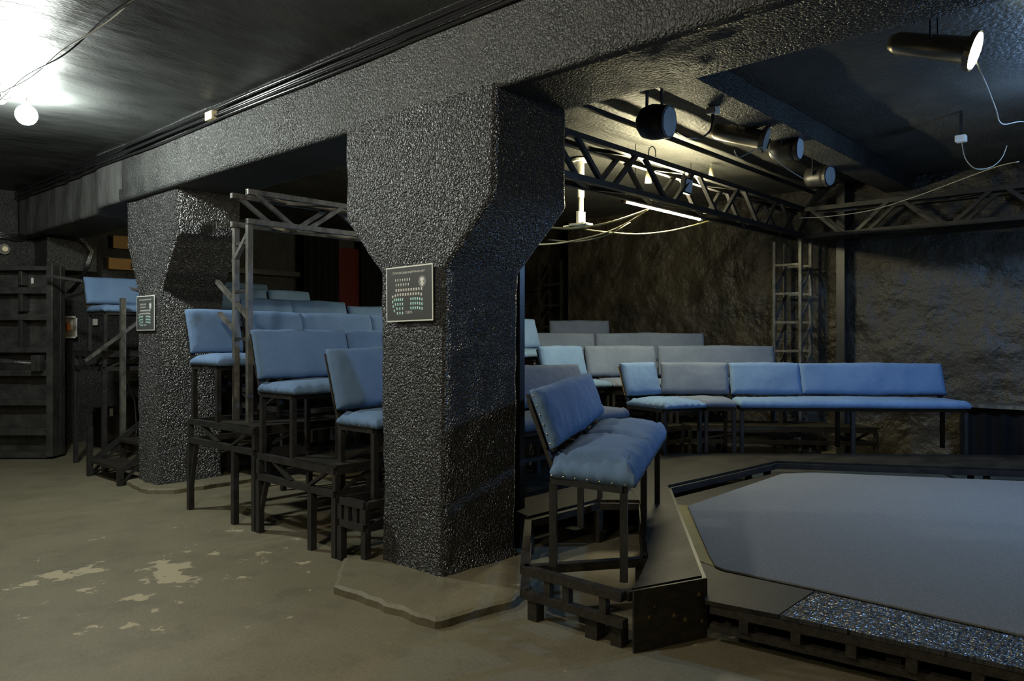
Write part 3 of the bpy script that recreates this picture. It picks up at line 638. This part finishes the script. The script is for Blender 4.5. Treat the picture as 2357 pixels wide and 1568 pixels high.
for k in range(4):
    pts = [(1.9,11.42,2.75+.02*k),(2.6,11.42,2.76+.018*k),(3.0,11.4,2.72+.02*k),(3.15,11.2,2.78+.02*k),(3.25,10.93,2.76+.02*k),(3.62,10.93,2.72+.018*k),(3.72+.012*k,10.93,2.6),(3.66+.014*k,10.93,2.4),(3.6+.014*k,11.0,2.2),(3.55+.02*k,11.3,2.05)]
    solo('wall_cable', MB().tube(pts, .008, 6), M['cable_b'], ['lowest','second lowest','second highest','highest'][k]+' of the four black cables looping over the square duct', 'cable', 'cables on the left wall', smooth=True)
for (z0, z1, x0) in ((2.72,2.90,4.18),(2.42,2.58,4.12)):
    bt = thing('orange_board', 'orange board behind the farther pillar, '+('upper' if z0 > 2.6 else 'lower')+' of the two', 'board', ((x0+4.75)/2,11.42,z0))
    part('board', MB().box((x0,11.40,z0),(4.75,11.47,z1)), M['orange'], bt); part('hole', MB().box((4.42,11.38,z0+.02),(4.52,11.40,z0+.1)), M['wood'], bt)
solo('wall_rail', MB().bar((4.6,11.38,2.52), (7.4,11.38,2.52), .10, .08), M['steel'], 'dark rail across the wall behind the highest seats', 'rail')
solo('red_panel', MB().box((7.9,11.30,0),(8.45,11.38,3.05)), M['red'], 'dark red panel on the wall between the curtains', 'panel')
def curtain(label, x0, x1, y, z0, z1, m='cloth', n=10, d=.05, axis='x'):
    mb = MB(); vs = []; N = n*8; 
    for j in range(2):
        for side in (0, .015):
            for i in range(N+1):
                s = x0+(x1-x0)*i/N; o = d*math.sin(i/N*n*2*math.pi)*(1 if j == 0 else .7)+side
                z = z0 if j == 0 else z1
                vs.append((s, y+o, z) if axis == 'x' else (y+o, s, z))
    K = N+1; fs = []
    for i in range(N):
        fs += [(i, i+1, 2*K+i+1, 2*K+i), (K+i+1, K+i, 3*K+i, 3*K+i+1), (2*K+i, 2*K+i+1, 3*K+i+1, 3*K+i), (i+1, i, K+i, K+i+1)]
    return solo('curtain', mb.add(vs, fs), M[m], label, 'curtain', smooth=False)
curtain('dark curtain left of the red panel', 7.15, 7.85, 11.2, 0, 3.34, n=5)
curtain('dark curtain right of the red panel', 8.33, 10.2, 11.2, 0, 3.34, n=11)
curtain('black cloth skirt low on the far wall, right of the long bench', -2.5, 1.95, 9.55, 0.0, .68, n=24, d=.03, axis='y')
solo('wall_ledge', MB().box((9.45,-2.6,.69),(9.84,2.0,.73)), M['steel_worn'], 'narrow ledge above the black skirt on the far wall', 'ledge')
# dark junk under the tiers
solo('storage_box', MB().box((3.75,10.55,0),(4.15,10.95,.52)), M['wood'], 'dark box on the floor behind the steps', 'box', bevel=.01)
solo('paper_tag', MB().box((3.82,10.54,.42),(3.86,10.548,.52)), M['paper'], 'tiny white tag on the dark box behind the steps', 'tag')
solo('hanging_cord', MB().tube([(3.95,10.4,1.02),(3.98,10.4,.9),(4.08,10.4,.6),(4.1,10.4,.3),(4.1,10.42,.0)], .008, 6), M['cable_w'], 'short pale cord hanging behind the steps', 'cord', smooth=True)
# ---------------------------------------------------------------- seating plan posters
def text_mesh(body, size):
    cu = bpy.data.curves.new('t', 'FONT'); cu.body = body; cu.size = size; cu.align_x = 'CENTER'; cu.extrude = 0
    ob = bpy.data.objects.new('t', cu); COL.objects.link(ob); bpy.context.view_layer.update()
    me = bpy.data.meshes.new_from_object(ob); vs = [v.co.copy() for v in me.vertices]; fs = [tuple(p.vertices) for p in me.polygons]
    bpy.data.objects.remove(ob); bpy.data.curves.remove(cu); bpy.data.meshes.remove(me); return vs, fs
TXT = {k: text_mesh(k, s) for k, s in (('Схема рассадки в зрительном зале', .0205), ('СЦЕНА', .0215))}
def poster(label, x, yc, zc, W, H_, tilt):
    t = thing('seating_plan_poster', label, 'poster', (x, yc, zc), None)
    c, s = math.cos(tilt), math.sin(tilt)
    def P(a, b, d=0): # a to the right as read (towards -Y), b up
        aa = a*c-b*s; bb = a*s+b*c; return V((x-d, yc-aa, zc+bb))
    def quad(mb, a0, b0, a1, b1, d): mb.add([P(a0,b0,d),P(a1,b0,d),P(a1,b1,d),P(a0,b1,d)], [(0,1,2,3)])
    def slab_(mb, a0, b0, a1, b1, d0, d1):
        vs = [P(a,b,d) for d in (d0,d1) for a, b in ((a0,b0),(a1,b0),(a1,b1),(a0,b1))]
        mb.add(vs, [(3,2,1,0),(4,5,6,7),(0,1,5,4),(1,2,6,5),(2,3,7,6),(3,0,4,7)])
    mb = MB(); slab_(mb, -W/2, -H_/2, W/2, H_/2, 0, .004); part('border', mb, M['paper'], t)
    mb = MB(); slab_(mb, -W/2+.008, -H_/2+.008, W/2-.008, H_/2-.008, .0041, .005); part('panel', mb, M['poster'], t)
    k = W/.44; ky = H_/.34
    for body, bb in (('Схема рассадки в зрительном зале', .125), ('СЦЕНА', -.122)):
        vs, fs = TXT[body]; mb = MB(); mb.add([P(v.x*k*.86, bb*ky+v.y*ky, .0056) for v in vs], fs); part('lettering', mb, M['paper'], t)
    white = MB(); teal = MB(); grey = MB()
    def icon(a, b, back=None):
        a *= k; b *= ky
        if back is not None: quad(back, a-.0085*k, b-.008*ky, a+.0085*k, b+.008*ky, .0053)
        quad(white, a-.0032*k, b-.008*ky, a+.0032*k, b+.008*ky, .0056)
        quad(white, a-.0045*k, b+.001*ky, a+.0045*k, b+.007*ky, .0057)
    for i in range(7): icon(-.125+.022*i*1.02, .086)
    for i in range(6): icon(-.12+.0235*i, .057)
    for i in range(11): icon(-.12+.024*i, .024, grey)
    for i in range(12): icon(-.153+.0245*i if i else -.155, -.004-(.010 if i < 1 else .004 if i == 1 else 0)-(.006 if i > 10 else 0), grey)
    for r, (n_, x0) in enumerate(((6,-.155),(5,-.15),(4,-.14),(3,-.11))):
        for i in range(n_): icon(x0+(.092+x0*-1-.155+.0)*i/(n_-1)*1.0 if False else (x0+(-.06-x0)*i/(n_-1)), -.034-.028*r-(.012 if i == 0 and r < 3 else 0), teal)
    for r in range(3):
        for i in range(6): icon(.02+.0205*i, -.034-.028*r-(.003*max(0, i-3)), teal)
    part('plan_icons', white, M['paper'], t, kind='stuff'); part('plan_icons', teal, M['teal'], t, kind='stuff'); part('plan_icons', grey, M['greyink'], t, kind='stuff')
    ring = MB(); n = 28; cx, cy = .125*k, .068*ky; R = .034
    ring.add([P(cx+R*k*math.cos(2*math.pi*i/n), cy+R*ky*math.sin(2*math.pi*i/n), .0054) for i in range(n)], [tuple(range(n))])
    em = part('emblem', ring, M['emblem'], t)
    g = MB()
    for (ex, ey, rx, ry) in ((-.008,.012,.009,.012),(.008,.014,.008,.010),(0,.0,.008,.012),(-.006,-.012,.009,.006),(.007,-.013,.010,.006),(0,-.022,.008,.007)):
        g.add([P(cx+(ex+rx*math.cos(a))*k, cy+(ey+ry*math.sin(a))*ky, .0058+.0001*abs(ex)) for a in [2*math.pi*i/10 for i in range(10)]], [tuple(range(10))])
    part('emblem_mark', g, M['paper'], em)
    return t
poster('seating plan poster on the nearest pillar', 2.972, 3.52, 1.715, .43, .335, .012)
poster('seating plan poster on the farther pillar', 3.052, 7.52, 1.685, .41, .335, 0)
# ---------------------------------------------------------------- ceiling lamp, cables
bl = thing('ceiling_bulb', 'bare glowing white globe bulb under the ceiling at the left', 'lamp', BULB)
part('globe', MB().ball(BULB, .078, 24, 14), M['bulb'], bl, smooth=True)
part('lamp_holder', MB().tube([V(BULB)+V((0,0,.07)), V(BULB)+V((0,0,.10))], .03, 12), M['white'], bl)
part('cord', MB().tube([V(BULB)+V((0,0,.09)), V((1.86,6.83,HC+.01))], .006, 6), M['cable_w'], bl)
def twist(label, m, ph):
    pts = []
    for i in range(80):
        y_ = 9.0-i*.1; a = i*.42+ph
        pts.append((1.70+.012*math.cos(a), y_, 3.325-.02*abs(math.sin(i*.13))+.012*math.sin(a)))
    solo('ceiling_wire', MB().tube(pts, .0055, 5), M[m], label, 'wire', smooth=True)
twist('white wire twisted along the ceiling above the bulb', 'cable_w', 0)
twist('black wire twisted along the ceiling above the bulb', 'cable_b', math.pi)
pts = [(1.70+.035*math.cos(i*.9), 6.95-.006*i, 3.30+.035*math.sin(i*.9)) for i in range(36)]
solo('wire_coil', MB().tube(pts, .005, 5), M['cable_w'], 'small coil of white wire at the left edge of the ceiling', 'wire', smooth=True)
for k in range(5):
    pts = []
    for i in range(60):
        y_ = 11.3-i*.25
        pts.append((2.975-.022*(k % 2)+.01*noise.noise(V((y_*.8,k,0)))-(.035 if y_ > 9 else 0)*0, y_, 3.335-.026*k+.018*noise.noise(V((y_*.5,k*3,1)))))
    solo('beam_cable', MB().tube(pts, .011, 7), M['cable_b'], ['uppermost','second from the top','middle','second from the bottom','lowest'][k]+' of the five glossy black cables bundled along the beam', 'cable', 'cables along the beam', smooth=True)
solo('cable_clip', MB().box((2.925,5.93,3.23),(2.985,6.05,3.30)), M['cream'], 'small cream clip on the cable bundle along the beam', 'clip', bevel=.006)
# fluorescent tube
tt = thing('fluorescent_tube', 'glowing fluorescent tube slung under the box truss', 'lamp', (6.9,4.1,2.76))
part('tube', MB().tube([TUBE_A, TUBE_B], .012, 12), M['tube'], tt, smooth=True)
part('end_cap', MB().tube([TUBE_A-V((.05,0,0)), TUBE_A], .017, 10), M['red'], tt, label='reddish end cap'); part('end_cap', MB().tube([TUBE_B, TUBE_B+V((.05,0,0))], .017, 10), M['white'], tt)
for x in (6.35,7.45): part('hanger', MB().bar((x,4.1,2.775),(x,3.86,2.79), .012), M['steel'], tt)
for x in (6.35,7.45): part('hanger', MB().bar((x,4.1,2.775),(x,4.1,HC-.01), .006), M['steel'], tt)
# projector mount
pm = thing('projector_mount', 'bright white ceiling mount pole with a bracket foot', 'mount', (6.52,4.9,2.65))
part('ceiling_plate', MB().tube([(6.52,4.9,3.36),(6.52,4.9,3.335)], .09, 16), M['mount'], pm)
part('pole', MB().tube([(6.52,4.9,3.335),(6.52,4.9,2.95)], .038, 14), M['mount'], pm, smooth=True)
part('pole', MB().tube([(6.52,4.9,2.98),(6.52,4.9,2.72)], .030, 14), M['mount'], pm, smooth=True)
part('bracket', MB().box((6.46,4.88,2.66),(6.58,4.92,2.80)), M['mount'], pm, bevel=.005)
part('bracket_plate', MB().box((6.44,4.80,2.65),(6.60,5.0,2.67)), M['mount'], pm)
for (dx, dy) in ((.1,-.16),(-.1,.16),(.1,.16),(-.1,-.16)): part('bracket_arm', MB().bar((6.52,4.9,2.66),(6.52+dx,4.9+dy,2.645), .02, .012), M['mount'], pm)
# cables near the tube
def pixpt(px, py, d):
    a = (px-1178.5)/1744; b_ = (777-py)/1744; p = (fwd+rgt*a+V((0,0,b_)))*d; return V((p.x, p.y, 1.45+p.z))
def dcable(label, pts, m, r=.008, sag=.0, group=None):
    p = [pixpt(*q_) for q_ in pts]; out = []
    for i in range(len(p)-1):
        p0 = p[max(i-1,0)]; p1 = p[i]; p2 = p[i+1]; p3 = p[min(i+2, len(p)-1)]
        for k in range(6):
            t = k/6; out.append(.5*((2*p1)+(p2-p0)*t+(2*p0-5*p1+4*p2-p3)*t*t+(3*p1-p0-3*p2+p3)*t**3))
    out.append(p[-1]); return solo('cable', MB().tube(out, r, 6), M[m], label, 'cable', group, smooth=True)
dcable('upper yellowish cable sagging below the white mount', [(1200,508,6.3),(1260,523,6.6),(1330,525,6.9),(1410,510,7.2),(1490,483,7.5)], 'cable_y', .010)
dcable('lower yellowish cable sagging to the left end of the tube', [(1185,560,4.95),(1235,563,6.0),(1300,558,6.6),(1380,540,7.0),(1440,515,7.3),(1492,482,7.5)], 'cable_y')
dcable('yellowish cable hanging right of the mount to the right end of the tube', [(1345,528,7.0),(1400,535,7.3),(1470,539,7.6),(1540,532,7.9),(1600,518,8.1),(1640,506,8.3)], 'cable_y')
dcable('thin yellowish cable lowest of those left of the mount', [(1262,552,6.5),(1330,556,6.8),(1400,540,7.1),(1450,512,7.4)], 'cable_y', .006)
dcable('thin tan wire strung across to the blue floodlight', [(1840,502,8.9),(1900,499,8.7),(2000,485,8.3),(2100,455,7.9),(2200,418,7.3),(2290,385,6.6),(2345,372,6.2)], 'cable_w', .0045)
dcable('black cord looping between the first two spotlights', [(1555,300,5.3),(1580,315,5.5),(1610,318,5.6),(1635,300,5.7),(1641,268,5.75)], 'cable_b', .008)
dcable('thin wire hanging below the silver spotlight', [(1690,345,5.9),(1700,362,6.0),(1725,352,6.1),(1760,340,6.2),(1800,380,6.5),(1850,412,6.9)], 'cable_w', .004)
dcable('wire drooping from the small white socket towards the floodlight', [(2214,330,6.4),(2222,365,6.3),(2245,388,6.2),(2280,385,6.2),(2305,365,6.2),(2318,335,6.2)], 'cable_w', .0035)
dcable('pale wire hanging from the lit spotlight', [(2246,140,4.36),(2262,175,4.5),(2275,205,4.8),(2292,250,5.1),(2307,285,5.3),(2357,280,5.9),(2420,300,6.5)], 'cable_w', .004)
dcable('thin arched wire on the lit ceiling above the truss', [(1493,362,7.3),(1494,345,7.3),(1501,337,7.3),(1508,345,7.3),(1509,362,7.3)], 'cable_b', .005)
# sockets and small boxes
def lampholder(label, px, py, d, m):
    p = pixpt(px, py, d); t = thing('lamp_holder', label, 'lamp holder', tuple(p))
    part('shell', MB().tube([p+V((0,0,.06)), p-V((0,0,.07))], .03, 12, radii=[.018,.034]), M[m], t, smooth=True)
    part('cord', MB().tube([p+V((0,0,.06)), V((p.x,p.y,HC-.01))], .004, 5), M['cable_w'], t)
lampholder('cream lamp holder hanging behind the truss, left of the flood panel', 1492, 405, 7.6, 'cream')
lampholder('pale lamp holder hanging near the right end of the tube', 1637, 398, 8.3, 'cream')
p = pixpt(1641,257,5.75); sx = thing('ceiling_socket', 'white socket box with black plug between the spotlights', 'socket', tuple(p))
part('box', MB().box(p-V((.04,.04,.02)), p+V((.04,.04,.03))), M['white'], sx, bevel=.006); part('plug', MB().tube([p-V((0,0,.02)), p-V((0,0,.075))], .014, 8), M['cable_b'], sx)
p = pixpt(2212,320,6.4); sx = thing('ceiling_socket', 'small white socket box left of the blue floodlight', 'socket', tuple(p))
part('box', MB().box(p-V((.04,.04,.025)), p+V((.04,.04,.03))), M['white'], sx, bevel=.006); part('stem', MB().bar(p+V((0,0,.03)), (p.x,p.y,HC-.01), .02), M['steel'], sx)
p = pixpt(1925,45,4.4); hk = thing('eye_hook', 'small brass eye hook on the underside of the beam', 'hook', tuple(p))
part('ring', MB().tube([p+V((0,.02*math.cos(a),.025*math.sin(a)-.02)) for a in [2*math.pi*i/16 for i in range(17)]], .005, 6), M['brass'], hk, smooth=True)
part('shank', MB().tube([p+V((0,0,.01)), p+V((0,0,.06))], .009, 8), M['brass'], hk)
part('ring', MB().tube([p+V((0,0,.06)), V((p.x,p.y,2.815 if p.x < 3.63 else HC))], .004, 6), M['cable_b'], hk)
# spotlights
def basis(d):
    d = V(d).normalized(); s_ = d.cross(V((0,0,1))).normalized(); return d, s_, s_.cross(d)
def par_can(label, lens, aim, R, L, body, lensm, ceil_z=HC, prof=None, yoke=True):
    d, s_, u = basis(aim); lens = V(lens); t = thing('spotlight', label, 'spotlight', tuple(lens), None)
    pr = prof or [(0,1),(.25,1),(.6,.97),(.9,.9),(1,.55)]
    pts = [lens-d*(L*a) for a, r in pr]; rad = [R*r for a, r in pr]
    part('housing', MB().tube(pts, R, 24, radii=rad), M[body], t, smooth=True, bevel=0)
    part('rim', MB().tube([lens+d*.012, lens-d*.02], R*1.06, 24), M[body], t)
    vs = MB(); n = 22; ring = [lens+d*.016+(s_*math.cos(2*math.pi*i/n)+u*math.sin(2*math.pi*i/n))*R*(.9+.05*random.random()) for i in range(n)]
    vs.add(ring+[lens+d*.022], [(i, (i+1) % n, n) for i in range(n)]); part('lens', vs, M[lensm], t)
    if yoke:
        pv = lens-d*L*.45; top = pv+V((0,0,R*1.25+.12))
        for sg in (-1, 1): part('yoke', MB().bar(pv+s_*sg*R*1.12, top+s_*sg*R*1.0, .03, .008, up=d), M['steel'], t)
        part('yoke', MB().bar(top-s_*R*1.05, top+s_*R*1.05, .03, .008), M['steel'], t)
        if top.z < ceil_z-.01: part('hanger', MB().bar(top, (top.x, top.y, ceil_z), .025), M['steel'], t)
    return t
tot = rgt*.80-fwd*.62
par_can('black bell-shaped spotlight nearest the pillar, hung from two straps', pixpt(1537,280,5.15), tot+V((0,0,-.12)), .105, .22, 'steel', 'lens', 3.2, [(0,1),(.2,1.12),(.5,1.18),(.8,1.0),(1,.5)])
par_can('silver cylindrical spotlight with ribbed lens', pixpt(1760,322,6.3), rgt*.86-fwd*.45+V((0,0,-.30)), .10, .46, 'silver', 'glass', 3.2, [(0,1),(.08,.78),(.5,.72),(.9,.68),(1,.4)])
par_can('dark spotlight with pale blue lens right of the silver one', pixpt(1838,341,6.7), tot+V((0,0,-.1)), .10, .25, 'steel', 'lens', 3.2)
par_can('farthest dark spotlight, its narrow lens above the square column', pixpt(1908,405,7.8), rgt*.62-fwd*.78+V((0,0,-.1)), .105, .25, 'steel', 'lens', 3.2)
par_can('lit silver spotlight with greenish-white glowing lens at the upper right', pixpt(2240,117,4.3), rgt*.74-fwd*.60+V((0,0,-.34)), .105, .46, 'silver', 'spotlens', HC, [(0,1),(.08,.72),(.5,.66),(.9,.62),(1,.4)])
# floodlight on the truss and blue LED floodlight at the right edge
def flood(label, c, aim, W, H_, m, face):
    d, s_, u = basis(aim); c = V(c); t = thing('floodlight', label, 'floodlight', tuple(c))
    def bx(w_, h_, d0, d1):
        vs = [c+s_*a+u*b_+d*e for e in (d0,d1) for a, b_ in ((-w_,-h_),(w_,-h_),(w_,h_),(-w_,h_))]
        return MB().add(vs, [(3,2,1,0),(4,5,6,7),(0,1,5,4),(1,2,6,5),(2,3,7,6),(3,0,4,7)])
    part('housing', bx(W/2, H_/2, -.05, 0), M[m], t, bevel=.006); part('glass', bx(W*.42, H_*.40, .001, .006), M[face], t)
    part('bracket', MB().bar(c-d*.05, c-d*.05+V((0,0,.16)), .02), M['steel'], t)
flood('small square floodlight clamped to the box truss', pixpt(1585,428,7.3), tot+V((0,0,-.15)), .17, .15, 'steel', 'lens')
M['flood'] = mat('glowing_blue_led', (1,1,1), .5, .5, emit=(.45,.7,1), es=30)
flood('bright blue LED floodlight cut off by the right edge', V(FLOOD)+V((.05,-.10,.06)), (-.10,.8,-.55), .22, .2, 'steel', 'flood')
